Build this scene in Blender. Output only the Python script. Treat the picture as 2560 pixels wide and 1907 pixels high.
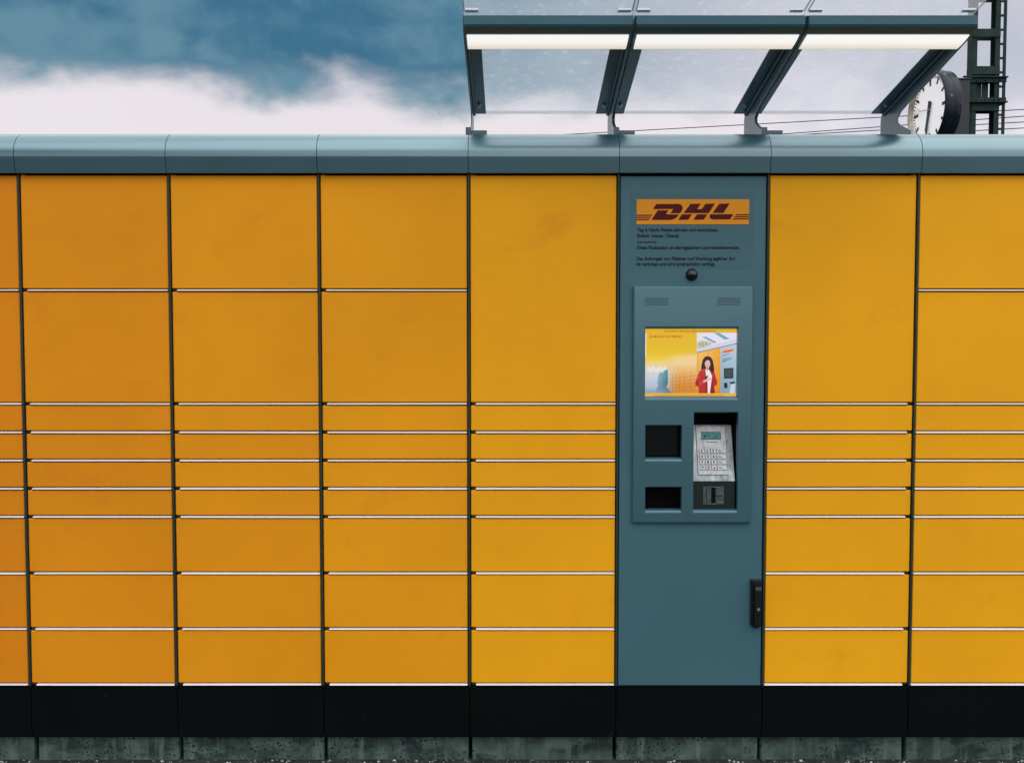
import bpy, bmesh, math, random
from mathutils import Vector, Matrix
random.seed(7)
R = math.radians
for o in list(bpy.data.objects):
    bpy.data.objects.remove(o)
S = bpy.context.scene
COL = S.collection

# ------------------------------------------------------------------ camera
CAM_Y, CAM_Z = -3.279, 1.523
cd = bpy.data.cameras.new('camera')
cam = bpy.data.objects.new('camera', cd)
COL.objects.link(cam)
cam.location = (0, CAM_Y, CAM_Z)
cam.rotation_euler = (R(90 - 2.5), 0, 0)
cd.sensor_fit = 'HORIZONTAL'
cd.sensor_width = 36.0
cd.lens = 32.35
cd.clip_start = 0.05
cd.clip_end = 2000
S.camera = cam

# ------------------------------------------------------------------ exposure
S.view_settings.view_transform = 'Standard'
S.view_settings.look = 'None'
S.view_settings.gamma = 1.0
S.view_settings.use_curve_mapping = False
S.view_settings.exposure = 0.12

# ------------------------------------------------------------------ sun
SUN_EL, SUN_AZ = R(42), R(150)      # azimuth clockwise from +Y: behind the camera, to its right
ld = bpy.data.lights.new('sun', 'SUN')
ld.energy = 1.0
ld.angle = R(100)
ld.color = (1.0, 0.97, 0.93)
sun = bpy.data.objects.new('sun', ld)
COL.objects.link(sun)
sd = Vector((math.sin(SUN_AZ) * math.cos(SUN_EL), math.cos(SUN_AZ) * math.cos(SUN_EL), math.sin(SUN_EL)))
sun.rotation_euler = sd.to_track_quat('Z', 'Y').to_euler()
sun.location = sd * 30

# ------------------------------------------------------------------ sky
W = bpy.data.worlds.new('World')
S.world = W
W.use_nodes = True
nt = W.node_tree
nt.nodes.clear()
def N(t, typ, **kw):
    n = t.nodes.new(typ)
    for k, v in kw.items():
        setattr(n, k, v)
    return n
def wmath(op, a, b=None, c=None, clamp=False):
    n = N(nt, 'ShaderNodeMath', operation=op, use_clamp=clamp)
    for i, v in enumerate((a, b, c)):
        if v is None: continue
        if isinstance(v, (int, float)): n.inputs[i].default_value = v
        else: nt.links.new(v, n.inputs[i])
    return n.outputs[0]
def wsmooth(v, lo, hi):
    n = N(nt, 'ShaderNodeMapRange', interpolation_type='SMOOTHSTEP')
    nt.links.new(v, n.inputs['Value'])
    n.inputs['From Min'].default_value = lo
    n.inputs['From Max'].default_value = hi
    return n.outputs['Result']
def wmix(f, a, b):
    n = N(nt, 'ShaderNodeMix', data_type='RGBA')
    nt.links.new(f, n.inputs[0])
    for i, v in ((6, a), (7, b)):
        if isinstance(v, tuple): n.inputs[i].default_value = (*v, 1)
        else: nt.links.new(v, n.inputs[i])
    return n.outputs[2]
tc = N(nt, 'ShaderNodeTexCoord')
sep = N(nt, 'ShaderNodeSeparateXYZ')
nt.links.new(tc.outputs['Generated'], sep.inputs[0])
X_, Y_, Z_ = sep.outputs
az = wmath('ARCTAN2', X_, Y_)
el = wmath('ARCSINE', Z_)
def wnoise(scale, detail, rough, zs=1.0, off=(0, 0, 0), dist=0.0):
    mp = N(nt, 'ShaderNodeMapping')
    mp.inputs['Scale'].default_value = (scale, scale, scale * zs)
    mp.inputs['Location'].default_value = off
    nt.links.new(tc.outputs['Generated'], mp.inputs[0])
    n = N(nt, 'ShaderNodeTexNoise')
    n.inputs['Scale'].default_value = 1.0
    n.inputs['Detail'].default_value = detail
    n.inputs['Roughness'].default_value = rough
    n.inputs['Distortion'].default_value = dist
    nt.links.new(mp.outputs[0], n.inputs['Vector'])
    return n.outputs['Fac']
n_big = wnoise(9.0, 5, 0.5, 1.6, (3.1, 0.4, 1.7), 0.3)
n_fine = wnoise(24.0, 4, 0.5, 1.3, (0.3, 5.1, 2.2), 0.4)
n_wide = wnoise(2.2, 3, 0.5, 1.5, (4.4, 1.2, 0.6))
# height of the ragged lower rim of the blue cloud bank, in radians above the horizon
rim = wmath('ADD', wmath('MULTIPLY', wmath('SUBTRACT', n_big, 0.5), 0.11), wmath('MULTIPLY', wmath('SUBTRACT', n_fine, 0.5), 0.034))
h = wmath('ADD', wmath('SUBTRACT', el, R(14.1)), rim)
bank = wsmooth(h, -0.022, 0.036)
thin = wmath('MULTIPLY', bank, wmath('SUBTRACT', 1.0, wmath('MULTIPLY', wsmooth(az, -0.02, 0.34), 0.72)))
blue = wmix(wsmooth(wmath('ADD', n_big, wmath('MULTIPLY', wmath('SUBTRACT', n_fine, 0.5), 0.35)), 0.36, 0.66), (0.038, 0.146, 0.240), (0.115, 0.245, 0.325))
whitec = wmix(wsmooth(n_wide, 0.35, 0.65), (0.76, 0.705, 0.755), (0.79, 0.74, 0.765))
lav = wmix(wsmooth(wmath('ADD', n_big, wmath('MULTIPLY', n_fine, 0.3)), 0.52, 0.78), (0.79, 0.74, 0.785), (0.64, 0.625, 0.70))
low = wmix(wsmooth(az, 0.12, 0.42), whitec, lav)
front = wmix(thin, low, blue)
# overhead and behind: high bright overcast with the same greys
over = wmix(wsmooth(n_wide, 0.30, 0.70), (1.70, 1.67, 1.67), (1.25, 1.29, 1.35))
up = wsmooth(el, R(20), R(38))
cloud = wmix(up, front, over)
sky = N(nt, 'ShaderNodeTexSky', sky_type='NISHITA')
sky.sun_disc = False
sky.sun_elevation = SUN_EL
sky.sun_rotation = SUN_AZ
bg1 = N(nt, 'ShaderNodeBackground'); bg1.inputs['Strength'].default_value = 0.10
bg2 = N(nt, 'ShaderNodeBackground'); bg2.inputs['Strength'].default_value = 1.0
nt.links.new(sky.outputs[0], bg1.inputs[0])
nt.links.new(cloud, bg2.inputs[0])
mx = N(nt, 'ShaderNodeMixShader'); mx.inputs[0].default_value = 0.96
nt.links.new(bg1.outputs[0], mx.inputs[1])
nt.links.new(bg2.outputs[0], mx.inputs[2])
wo = N(nt, 'ShaderNodeOutputWorld')
nt.links.new(mx.outputs[0], wo.inputs[0])

# ------------------------------------------------------------------ materials
def lin(r, g, b):
    f = lambda c: (c / 255 / 12.92) if c <= 10 else ((c / 255 + 0.055) / 1.055) ** 2.4
    return (f(r), f(g), f(b))
MATS = {}
def mat(name, col, rough=0.5, metal=0.0, spec=0.5, coat=0.0, coat_rough=0.1, var=0.0, vscale=3.0, rvar=0.0,
        bump=0.0, bscale=200.0, stain=None, stain_scale=(4, 4, 4), stain_lo=0.55, stain_hi=0.75, streak=None, specks=None):
    m = bpy.data.materials.new(name)
    m.use_nodes = True
    t = m.node_tree
    b = t.nodes['Principled BSDF']
    b.inputs['Roughness'].default_value = rough
    b.inputs['Metallic'].default_value = metal
    b.inputs['Specular IOR Level'].default_value = spec
    b.inputs['Coat Weight'].default_value = coat
    b.inputs['Coat Roughness'].default_value = coat_rough
    b.inputs['Base Color'].default_value = (*col, 1)
    g = N(t, 'ShaderNodeNewGeometry')
    cur = None
    def noise(scale, detail=4, rough_=0.55):
        n = N(t, 'ShaderNodeTexNoise')
        if isinstance(scale, tuple):
            mp = N(t, 'ShaderNodeMapping')
            mp.inputs['Scale'].default_value = scale
            t.links.new(g.outputs['Position'], mp.inputs[0])
            t.links.new(mp.outputs[0], n.inputs['Vector'])
            n.inputs['Scale'].default_value = 1.0
        else:
            t.links.new(g.outputs['Position'], n.inputs['Vector'])
            n.inputs['Scale'].default_value = scale
        n.inputs['Detail'].default_value = detail
        n.inputs['Roughness'].default_value = rough_
        return n.outputs['Fac']
    def ramp(v, lo, hi, a=0.0, bb=1.0):
        n = N(t, 'ShaderNodeMapRange', interpolation_type='SMOOTHSTEP')
        t.links.new(v, n.inputs['Value'])
        for k, x in zip(('From Min', 'From Max', 'To Min', 'To Max'), (lo, hi, a, bb)):
            n.inputs[k].default_value = x
        return n.outputs['Result']
    def mix(f, a, c):
        n = N(t, 'ShaderNodeMix', data_type='RGBA')
        t.links.new(f, n.inputs[0])
        for i, v in ((6, a), (7, c)):
            if isinstance(v, tuple): n.inputs[i].default_value = (*v[:3], 1)
            else: t.links.new(v, n.inputs[i])
        return n.outputs[2]
    cur = col
    if var:
        cur = mix(ramp(noise(vscale, 5), 0.3, 0.7), tuple(c * (1 - var) for c in col), tuple(min(1, c * (1 + var)) for c in col))
    if stain:
        cur = mix(ramp(noise(stain_scale, 6, 0.62), stain_lo, stain_hi), cur, stain)
    if streak:
        cur = mix(ramp(noise((26, 26, 3.0), 4), 0.5, 0.72), cur, streak)
    if specks:
        sc, sz, sp_col, dens = specks
        v = N(t, 'ShaderNodeTexVoronoi'); v.inputs['Scale'].default_value = sc
        mpv = N(t, 'ShaderNodeVectorMath', operation='ADD')
        nz = N(t, 'ShaderNodeTexNoise'); nz.inputs['Scale'].default_value = sc * 1.5
        t.links.new(g.outputs['Position'], nz.inputs['Vector'])
        sc2 = N(t, 'ShaderNodeVectorMath', operation='SCALE'); sc2.inputs['Scale'].default_value = 1.6 / sc
        t.links.new(nz.outputs['Color'], sc2.inputs[0])
        t.links.new(g.outputs['Position'], mpv.inputs[0]); t.links.new(sc2.outputs[0], mpv.inputs[1])
        t.links.new(mpv.outputs[0], v.inputs['Vector'])
        d = ramp(v.outputs['Distance'], sz, sz * 1.5, 1, 0)
        mask = ramp(noise(dens[0], 3), dens[1], dens[1] + 0.06)
        mm = N(t, 'ShaderNodeMath', operation='MULTIPLY')
        t.links.new(d, mm.inputs[0]); t.links.new(mask, mm.inputs[1])
        cur = mix(mm.outputs[0], cur, sp_col)
    if not isinstance(cur, tuple):
        t.links.new(cur, b.inputs['Base Color'])
    if rvar:
        t.links.new(ramp(noise(vscale * 2.3, 5), 0.3, 0.7, rough - rvar, rough + rvar), b.inputs['Roughness'])
    if bump:
        bp = N(t, 'ShaderNodeBump')
        bp.inputs['Strength'].default_value = bump
        bp.inputs['Distance'].default_value = 0.002
        t.links.new(noise(bscale, 3), bp.inputs['Height'])
        t.links.new(bp.outputs[0], b.inputs['Normal'])
    MATS[name] = m
    return m

YELLOW = mat('yellow_paint', (0.84, 0.365, 0.009), 0.55, spec=0.12, var=0.05, vscale=1.7, rvar=0.06, bump=0.05, bscale=500,
             stain=(0.74, 0.285, 0.013), stain_scale=(2.8, 2.8, 4.5), stain_lo=0.55, stain_hi=0.82,
             specks=(28, 0.10, (0.22, 0.08, 0.02), (3.0, 0.66)))
def light_tinted_yellow():  # multiplies the door paint by a tint that carries the light gradient
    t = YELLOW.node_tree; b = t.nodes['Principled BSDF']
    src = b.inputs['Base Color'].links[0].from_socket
    a = N(t, 'ShaderNodeAttribute'); a.attribute_type = 'OBJECT'; a.attribute_name = 'paint_light_tint'
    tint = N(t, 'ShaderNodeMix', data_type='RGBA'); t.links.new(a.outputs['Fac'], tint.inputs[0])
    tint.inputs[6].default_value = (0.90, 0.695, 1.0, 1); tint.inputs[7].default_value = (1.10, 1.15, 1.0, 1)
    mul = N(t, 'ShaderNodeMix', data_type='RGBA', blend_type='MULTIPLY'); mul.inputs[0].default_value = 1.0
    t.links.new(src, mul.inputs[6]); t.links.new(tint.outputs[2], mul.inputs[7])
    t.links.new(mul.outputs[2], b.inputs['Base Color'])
light_tinted_yellow()
LIGHT_TINT = {0: 0.0, 1: 0.18, 2: 0.38, 3: 0.56, 4: 0.88, 6: 0.97, 7: 0.98}  # left-to-right light gradient put into the column tint, with paint steps between columns
GREY = mat('grey_paint', (0.054, 0.142, 0.172), 0.42, spec=0.30, var=0.06, vscale=1.3, rvar=0.05, bump=0.04, bscale=600,
           specks=(24, 0.10, (0.02, 0.045, 0.05), (3.5, 0.64)))
CAPM = mat('cap_paint', (0.008, 0.046, 0.062), 0.33, spec=0.5, coat=1.0, coat_rough=0.22, var=0.10, vscale=1.1, rvar=0.05,
           specks=(22, 0.09, (0.02, 0.045, 0.05), (3.5, 0.64)))
CAPM.node_tree.nodes['Principled BSDF'].inputs['IOR'].default_value = 3.3
CAPM.node_tree.nodes['Principled BSDF'].inputs['Specular Tint'].default_value = (0.20, 0.46, 0.55, 1)
CAPM.node_tree.nodes['Principled BSDF'].inputs['Coat IOR'].default_value = 2.0
PANEL = mat('panel_paint', (0.062, 0.160, 0.198), 0.24, metal=0.38, spec=0.8, var=0.04, vscale=2.0, bump=0.03, bscale=700)
STICK = mat('sticker_film', (0.049, 0.133, 0.162), 0.40, spec=0.3, var=0.04)
POST = mat('post_metal', (0.026, 0.038, 0.030), 0.45, spec=0.3, var=0.15, vscale=5)
BLACK = mat('black_void', (0.004, 0.004, 0.004), 0.8, spec=0.1, var=0.2)
PLINTH = mat('plinth_paint', (0.0022, 0.0042, 0.0042), 0.6, spec=0.06, var=0.15, vscale=2, specks=(40, 0.07, (0.09, 0.10, 0.10), (5, 0.63)))
RAILM = mat('rail_metal', (0.74, 0.72, 0.725), 0.32, metal=0.25, spec=0.6, var=0.02, vscale=6)
CONC = mat('concrete', (0.070, 0.108, 0.092), 0.9, spec=0.15, var=0.40, vscale=13, bump=0.6, bscale=120,
           stain=(0.025, 0.04, 0.038), stain_scale=(7, 7, 16), stain_lo=0.48, stain_hi=0.66,
           streak=(0.13, 0.185, 0.172), specks=(75, 0.24, (0.014, 0.022, 0.020), (3.2, 0.46)))
BRACK = mat('bracket_paint', (0.042, 0.092, 0.115), 0.30, spec=0.5, var=0.08, vscale=4)
BRACK.node_tree.nodes['Principled BSDF'].inputs['IOR'].default_value = 1.6
LBAR = mat('light_bar_paint', (0.056, 0.145, 0.185), 0.45, spec=0.2, var=0.06, vscale=3)
STEEL = mat('galvanised_steel', (0.45, 0.47, 0.49), 0.35, metal=0.9, var=0.1, vscale=30)
HANDLEM = mat('black_plastic', (0.006, 0.009, 0.009), 0.35, spec=0.4, var=0.1)
DOMEM = mat('dome_plastic', (0.004, 0.007, 0.008), 0.08, spec=0.6, var=0.1)
SILVER = mat('silver_keypad', (0.30, 0.345, 0.36), 0.42, metal=0.35, var=0.18, vscale=40, stain=(0.16, 0.20, 0.21), stain_scale=(45, 45, 16), stain_lo=0.52, stain_hi=0.70, streak=(0.60, 0.60, 0.60))
PLATE = mat('silver_plate', (0.46, 0.46, 0.475), 0.40, metal=0.25, var=0.12, vscale=45, stain=(0.24, 0.29, 0.31), stain_scale=(60, 60, 22), stain_lo=0.5, stain_hi=0.72)
KEYM = mat('key_metal', (0.45, 0.465, 0.48), 0.35, metal=0.3, var=0.12, vscale=90)
INK = mat('dark_ink', (0.006, 0.010, 0.012), 0.6, spec=0.2, var=0.05)
LCD = mat('lcd_glass', (0.02, 0.20, 0.19), 0.15, spec=0.4, var=0.15, vscale=60)
READER = mat('reader_face', (0.008, 0.016, 0.014), 0.45, spec=0.3, var=0.1)
READERP = mat('reader_plate', (0.060, 0.085, 0.078), 0.40, spec=0.4, var=0.12, vscale=60)
LOGOY = mat('logo_yellow', (0.78, 0.290, 0.014), 0.45, spec=0.15, var=0.03)
LOGOR = mat('logo_red', (0.085, 0.003, 0.004), 0.45, spec=0.15, var=0.03)
MASTM = mat('mast_green_steel', (0.015, 0.036, 0.033), 0.65, spec=0.2, var=0.3, vscale=6, stain=(0.012, 0.020, 0.018), stain_scale=(8, 8, 3), stain_lo=0.5, stain_hi=0.75)
CLOCKB = mat('clock_casing', (0.005, 0.011, 0.022), 0.40, spec=0.3, var=0.3, vscale=8, stain=(0.30, 0.36, 0.45), stain_scale=(9, 9, 9), stain_lo=0.60, stain_hi=0.78)
CLOCKR = mat('clock_rim', (0.52, 0.44, 0.36), 0.40, metal=0.2, var=0.25, vscale=14)
BOXM = mat('mounting_box_paint', (0.007, 0.014, 0.026), 0.45, var=0.2, vscale=9, stain=(0.05, 0.08, 0.14), stain_scale=(9, 9, 9), stain_lo=0.6, stain_hi=0.8)
DIAL = mat('clock_dial', (0.85, 0.84, 0.84), 0.35, spec=0.3, var=0.02)
_d = DIAL.node_tree.nodes['Principled BSDF']
_d.inputs['Emission Color'].default_value = (1.0, 0.98, 0.96, 1)      # backlit dial
_d.inputs['Emission Strength'].default_value = 0.30
DIALINK = mat('clock_ink', (0.012, 0.03, 0.035), 0.5, var=0.05)
SECOND = mat('second_hand_red', (0.55, 0.30, 0.33), 0.5, var=0.05)
WIREM = mat('wire_copper', (0.02, 0.035, 0.05), 0.6, var=0.1)
GROUNDM = mat('ground_soil', (0.040, 0.046, 0.044), 0.95, spec=0.1, var=0.35, vscale=14, bump=0.8, bscale=60, stain=(0.02, 0.024, 0.022), stain_scale=(9, 9, 9), stain_lo=0.45, stain_hi=0.7)
STONE1 = mat('stone_grey', (0.13, 0.14, 0.14), 0.9, spec=0.2, var=0.4, vscale=30)
STONE2 = mat('stone_pale', (0.45, 0.46, 0.48), 0.9, spec=0.2, var=0.3, vscale=30)

def glass_mat(name, tint, dirt_lo, dirt_hi):
    m = bpy.data.materials.new(name); m.use_nodes = True
    t = m.node_tree; t.nodes.clear()
    out = N(t, 'ShaderNodeOutputMaterial')
    tr = N(t, 'ShaderNodeBsdfTransparent'); tr.inputs[0].default_value = (*tint, 1)
    gl = N(t, 'ShaderNodeBsdfGlossy'); gl.inputs['Roughness'].default_value = 0.03
    lw = N(t, 'ShaderNodeLayerWeight'); lw.inputs['Blend'].default_value = 0.5
    pw = N(t, 'ShaderNodeMath', operation='POWER'); pw.inputs[1].default_value = 5.0
    t.links.new(lw.outputs['Facing'], pw.inputs[0])
    fr = N(t, 'ShaderNodeMath', operation='MULTIPLY_ADD'); fr.inputs[1].default_value = 0.45; fr.inputs[2].default_value = 0.02
    t.links.new(pw.outputs[0], fr.inputs[0])
    m1 = N(t, 'ShaderNodeMixShader')
    t.links.new(fr.outputs[0], m1.inputs[0]); t.links.new(tr.outputs[0], m1.inputs[1]); t.links.new(gl.outputs[0], m1.inputs[2])
    df = N(t, 'ShaderNodeBsdfTranslucent'); df.inputs[0].default_value = (0.85, 0.84, 0.88, 1)
    d2 = N(t, 'ShaderNodeBsdfDiffuse'); d2.inputs[0].default_value = (0.8, 0.8, 0.82, 1)
    ma = N(t, 'ShaderNodeMixShader'); ma.inputs[0].default_value = 0.35
    t.links.new(df.outputs[0], ma.inputs[1]); t.links.new(d2.outputs[0], ma.inputs[2])
    g = N(t, 'ShaderNodeNewGeometry')
    n = N(t, 'ShaderNodeTexNoise'); n.inputs['Scale'].default_value = 26; n.inputs['Detail'].default_value = 7; n.inputs['Roughness'].default_value = 0.7
    t.links.new(g.outputs['Position'], n.inputs['Vector'])
    r = N(t, 'ShaderNodeMapRange', interpolation_type='SMOOTHSTEP')
    for k, x in zip(('From Min', 'From Max', 'To Min', 'To Max'), (0.50, 0.78, dirt_lo, dirt_hi)): r.inputs[k].default_value = x
    t.links.new(n.outputs['Fac'], r.inputs['Value'])
    m2 = N(t, 'ShaderNodeMixShader')
    t.links.new(r.outputs[0], m2.inputs[0]); t.links.new(m1.outputs[0], m2.inputs[1]); t.links.new(ma.outputs[0], m2.inputs[2])
    t.links.new(m2.outputs[0], out.inputs[0])
    return m
GLASS = glass_mat('canopy_glass', (0.97, 0.98, 0.985), 0.30, 0.55)
CLEAR = glass_mat('canopy_glass_clear', (0.98, 0.985, 0.99), 0.0, 0.0)

EDGE = bpy.data.materials.new('glass_edge'); EDGE.use_nodes = True
_e = EDGE.node_tree; _e.nodes.clear(); _eo = N(_e, 'ShaderNodeOutputMaterial'); _et = N(_e, 'ShaderNodeBsdfTranslucent'); _et.inputs[0].default_value = (0.93, 0.95, 0.95, 1)
_ed = N(_e, 'ShaderNodeBsdfDiffuse'); _ed.inputs[0].default_value = (0.9, 0.92, 0.92, 1); _em = N(_e, 'ShaderNodeMixShader'); _em.inputs[0].default_value = 0.3
_e.links.new(_et.outputs[0], _em.inputs[1]); _e.links.new(_ed.outputs[0], _em.inputs[2]); _e.links.new(_em.outputs[0], _eo.inputs[0])
def emit_mat(name, col, strength):
    m = bpy.data.materials.new(name); m.use_nodes = True
    b = m.node_tree.nodes['Principled BSDF']
    b.inputs['Base Color'].default_value = (*[min(0.8, c) for c in col], 1)
    b.inputs['Emission Color'].default_value = (*col, 1)
    b.inputs['Emission Strength'].default_value = strength
    b.inputs['Roughness'].default_value = 0.4
    return m
LAMPM = emit_mat('lamp_diffuser', (0.9, 0.88, 0.84), 0.9)
_t = LAMPM.node_tree; _p = N(_t, 'ShaderNodeNewGeometry'); _s = N(_t, 'ShaderNodeSeparateXYZ'); _t.links.new(_p.outputs['Position'], _s.inputs[0])
_m = N(_t, 'ShaderNodeMapRange', interpolation_type='SMOOTHSTEP'); _t.links.new(_s.outputs['Y'], _m.inputs['Value'])
_m.inputs['From Min'].default_value = -0.345; _m.inputs['From Max'].default_value = -0.283
_x = N(_t, 'ShaderNodeMix', data_type='RGBA'); _t.links.new(_m.outputs['Result'], _x.inputs[0])
_x.inputs[6].default_value = (0.90, 0.88, 0.86, 1); _x.inputs[7].default_value = (0.66, 0.60, 0.47, 1)
_t.links.new(_x.outputs[2], _t.nodes['Principled BSDF'].inputs['Emission Color'])
_t.nodes['Principled BSDF'].inputs['Emission Strength'].default_value = 0.92
_t.nodes['Principled BSDF'].inputs['Base Color'].default_value = (0.25, 0.25, 0.24, 1)
SCREENM = bpy.data.materials.new('screen_picture'); SCREENM.use_nodes = True
_b = SCREENM.node_tree.nodes['Principled BSDF']
_a = N(SCREENM.node_tree, 'ShaderNodeVertexColor'); _a.layer_name = 'print'
SCREENM.node_tree.links.new(_a.outputs['Color'], _b.inputs['Emission Color'])
_b.inputs['Emission Strength'].default_value = 0.92
_b.inputs['Base Color'].default_value = (0.01, 0.01, 0.01, 1)
_b.inputs['Roughness'].default_value = 0.2
_b.inputs['Specular IOR Level'].default_value = 0.2

# ------------------------------------------------------------------ mesh helpers
class MB:
    def __init__(s):
        s.v = []; s.f = []; s.m = []; s.sm = []
    def quad(s, pts, mi=0, smooth=False):
        i = len(s.v); s.v += [tuple(p) for p in pts]; s.f.append(tuple(range(i, i + len(pts)))); s.m.append(mi); s.sm.append(smooth)
    def box(s, x0, x1, y0, y1, z0, z1, mi=0):
        i = len(s.v)
        s.v += [(x0, y0, z0), (x1, y0, z0), (x1, y1, z0), (x0, y1, z0), (x0, y0, z1), (x1, y0, z1), (x1, y1, z1), (x0, y1, z1)]
        for q in ((0, 3, 2, 1), (4, 5, 6, 7), (0, 1, 5, 4), (1, 2, 6, 5), (2, 3, 7, 6), (3, 0, 4, 7)):
            s.f.append(tuple(i + k for k in q)); s.m.append(mi); s.sm.append(False)
    def extrude_x(s, prof, x0, x1, mi=0, smooth=False, closed=True, caps=True):
        n = len(prof); i = len(s.v)
        s.v += [(x0, y, z) for y, z in prof] + [(x1, y, z) for y, z in prof]
        for k in range(n if closed else n - 1):
            l = (k + 1) % n
            s.f.append((i + k, i + n + k, i + n + l, i + l)); s.m.append(mi); s.sm.append(smooth)
        if caps:
            if smooth:
                j = len(s.v); s.v += s.v[i:i + 2 * n]; i = j
            s.f.append(tuple(i + k for k in range(n))); s.m.append(mi); s.sm.append(False)
            s.f.append(tuple(i + n + k for k in reversed(range(n)))); s.m.append(mi); s.sm.append(False)
    def prism(s, poly, to, d, mi=0):
        # poly: 2-D points, to(u, v, w) -> 3-D; thickness from w=0 to w=d
        n = len(poly); i = len(s.v)
        s.v += [tuple(to(u, v, 0)) for u, v in poly] + [tuple(to(u, v, d)) for u, v in poly]
        s.f.append(tuple(i + k for k in range(n))); s.f.append(tuple(i + n + k for k in reversed(range(n))))
        s.m += [mi, mi]; s.sm += [False, False]
        for k in range(n):
            l = (k + 1) % n
            s.f.append((i + k, i + n + k, i + n + l, i + l)); s.m.append(mi); s.sm.append(False)
    def cyl(s, c, axis, r, h, n=20, mi=0, r2=None, smooth=True):
        c = Vector(c); a = Vector(axis).normalized(); q = a.to_track_quat('Z', 'Y')
        r2 = r if r2 is None else r2; i = len(s.v)
        for rr, hh in ((r, 0), (r2, h)):
            for k in range(n):
                t = 2 * math.pi * k / n
                s.v.append(tuple(c + q @ Vector((rr * math.cos(t), rr * math.sin(t), hh))))
        for k in range(n):
            l = (k + 1) % n
            s.f.append((i + k, i + l, i + n + l, i + n + k)); s.m.append(mi); s.sm.append(smooth)
        s.f.append(tuple(i + k for k in reversed(range(n)))); s.f.append(tuple(i + n + k for k in range(n)))
        s.m += [mi, mi]; s.sm += [False, False]
    def lathe(s, c, axis, prof, n=40, mi=0, smooth=True):
        c = Vector(c); a = Vector(axis).normalized(); q = a.to_track_quat('Z', 'Y'); i = len(s.v); m = len(prof)
        for k in range(n):
            t = 2 * math.pi * k / n
            for r, hgt in prof:
                s.v.append(tuple(c + q @ Vector((r * math.cos(t), r * math.sin(t), hgt))))
        for k in range(n):
            l = (k + 1) % n
            for j in range(m - 1):
                s.f.append((i + k * m + j, i + l * m + j, i + l * m + j + 1, i + k * m + j + 1)); s.m.append(mi); s.sm.append(smooth)
    def tube(s, pts, r, n=6, mi=0):
        i = len(s.v); pts = [Vector(p) for p in pts]
        for k, p in enumerate(pts):
            d = (pts[min(k + 1, len(pts) - 1)] - pts[max(k - 1, 0)]).normalized(); q = d.to_track_quat('Z', 'Y')
            for j in range(n):
                t = 2 * math.pi * j / n
                s.v.append(tuple(p + q @ Vector((r * math.cos(t), r * math.sin(t), 0))))
        for k in range(len(pts) - 1):
            for j in range(n):
                l = (j + 1) % n
                s.f.append((i + k * n + j, i + k * n + l, i + (k + 1) * n + l, i + (k + 1) * n + j)); s.m.append(mi); s.sm.append(True)
    def mesh(s, name, mats, recalc=True, bevel=0.0, segs=2):
        me = bpy.data.meshes.new(name)
        me.from_pydata(s.v, [], s.f)
        for m in (mats if isinstance(mats, (list, tuple)) else [mats]):
            me.materials.append(m)
        me.polygons.foreach_set('material_index', s.m)
        me.polygons.foreach_set('use_smooth', s.sm)
        if recalc or bevel:
            bm = bmesh.new(); bm.from_mesh(me)
            if recalc: bmesh.ops.recalc_face_normals(bm, faces=bm.faces)
            if bevel:
                es = [e for e in bm.edges if len(e.link_faces) == 2 and e.calc_face_angle(0) > 0.6]
                bmesh.ops.bevel(bm, geom=es, offset=bevel, segments=segs, affect='EDGES', profile=0.5, clamp_overlap=True)
                bmesh.ops.recalc_face_normals(bm, faces=bm.faces)
            bm.to_mesh(me); bm.free()
        me.update()
        return me
def link(name, me, parent=None, loc=None):
    o = bpy.data.objects.new(name, me)
    COL.objects.link(o)
    if parent is not None: o.parent = parent
    if loc is not None: o.location = loc
    return o
def put(name, mb, mats, parent=None, loc=None, **kw):
    return link(name, mb.mesh(name, mats, **kw), parent, loc)
def thing(name, label, cat, loc=(0, 0, 0), group=None):
    o = bpy.data.objects.new(name, None); COL.objects.link(o)
    o.empty_display_size = 0.1
    o.location = loc
    tag(o, label, cat, group)
    return o
def tag(o, label, cat, group=None):
    o['label'] = label; o['category'] = cat; o['kind'] = 'thing'
    if group: o['group'] = group
    return o
def text_mesh(body, width, height=None, bold=0.0, extrude=0.0):
    # built-in font, fitted to a width (and cap height) with its lower left corner at the origin, in the XZ plane facing -Y
    cu = bpy.data.curves.new('lettering', 'FONT'); cu.body = body; cu.size = 1.0; cu.offset = bold; cu.extrude = extrude
    cu.resolution_u = 3
    ob = bpy.data.objects.new('lettering', cu); COL.objects.link(ob)
    dg = bpy.context.evaluated_depsgraph_get()
    me = bpy.data.meshes.new_from_object(ob.evaluated_get(dg))
    bpy.data.objects.remove(ob); bpy.data.curves.remove(cu)
    xs = [v.co.x for v in me.vertices]; ys = [v.co.y for v in me.vertices]
    sx = width / (max(xs) - min(xs)); x0 = min(xs)
    sy = sx if height is None else height / 0.729
    vs = [((v.co.x - x0) * sx, -v.co.z, v.co.y * sy) for v in me.vertices]
    fs = [tuple(p.vertices) for p in me.polygons]
    bpy.data.meshes.remove(me)
    return vs, fs
def add_text(mb, body, x, y, z, width, height, mi=0, bold=0.0, to=None):
    vs, fs = text_mesh(body, width, height, bold)
    i = len(mb.v)
    for a, b, c in vs:
        mb.v.append(to(x + a, z + c, 0) if to else (x + a, y + b, z + c))
    for f in fs:
        mb.f.append(tuple(i + k for k in f)); mb.m.append(mi); mb.sm.append(False)

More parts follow.
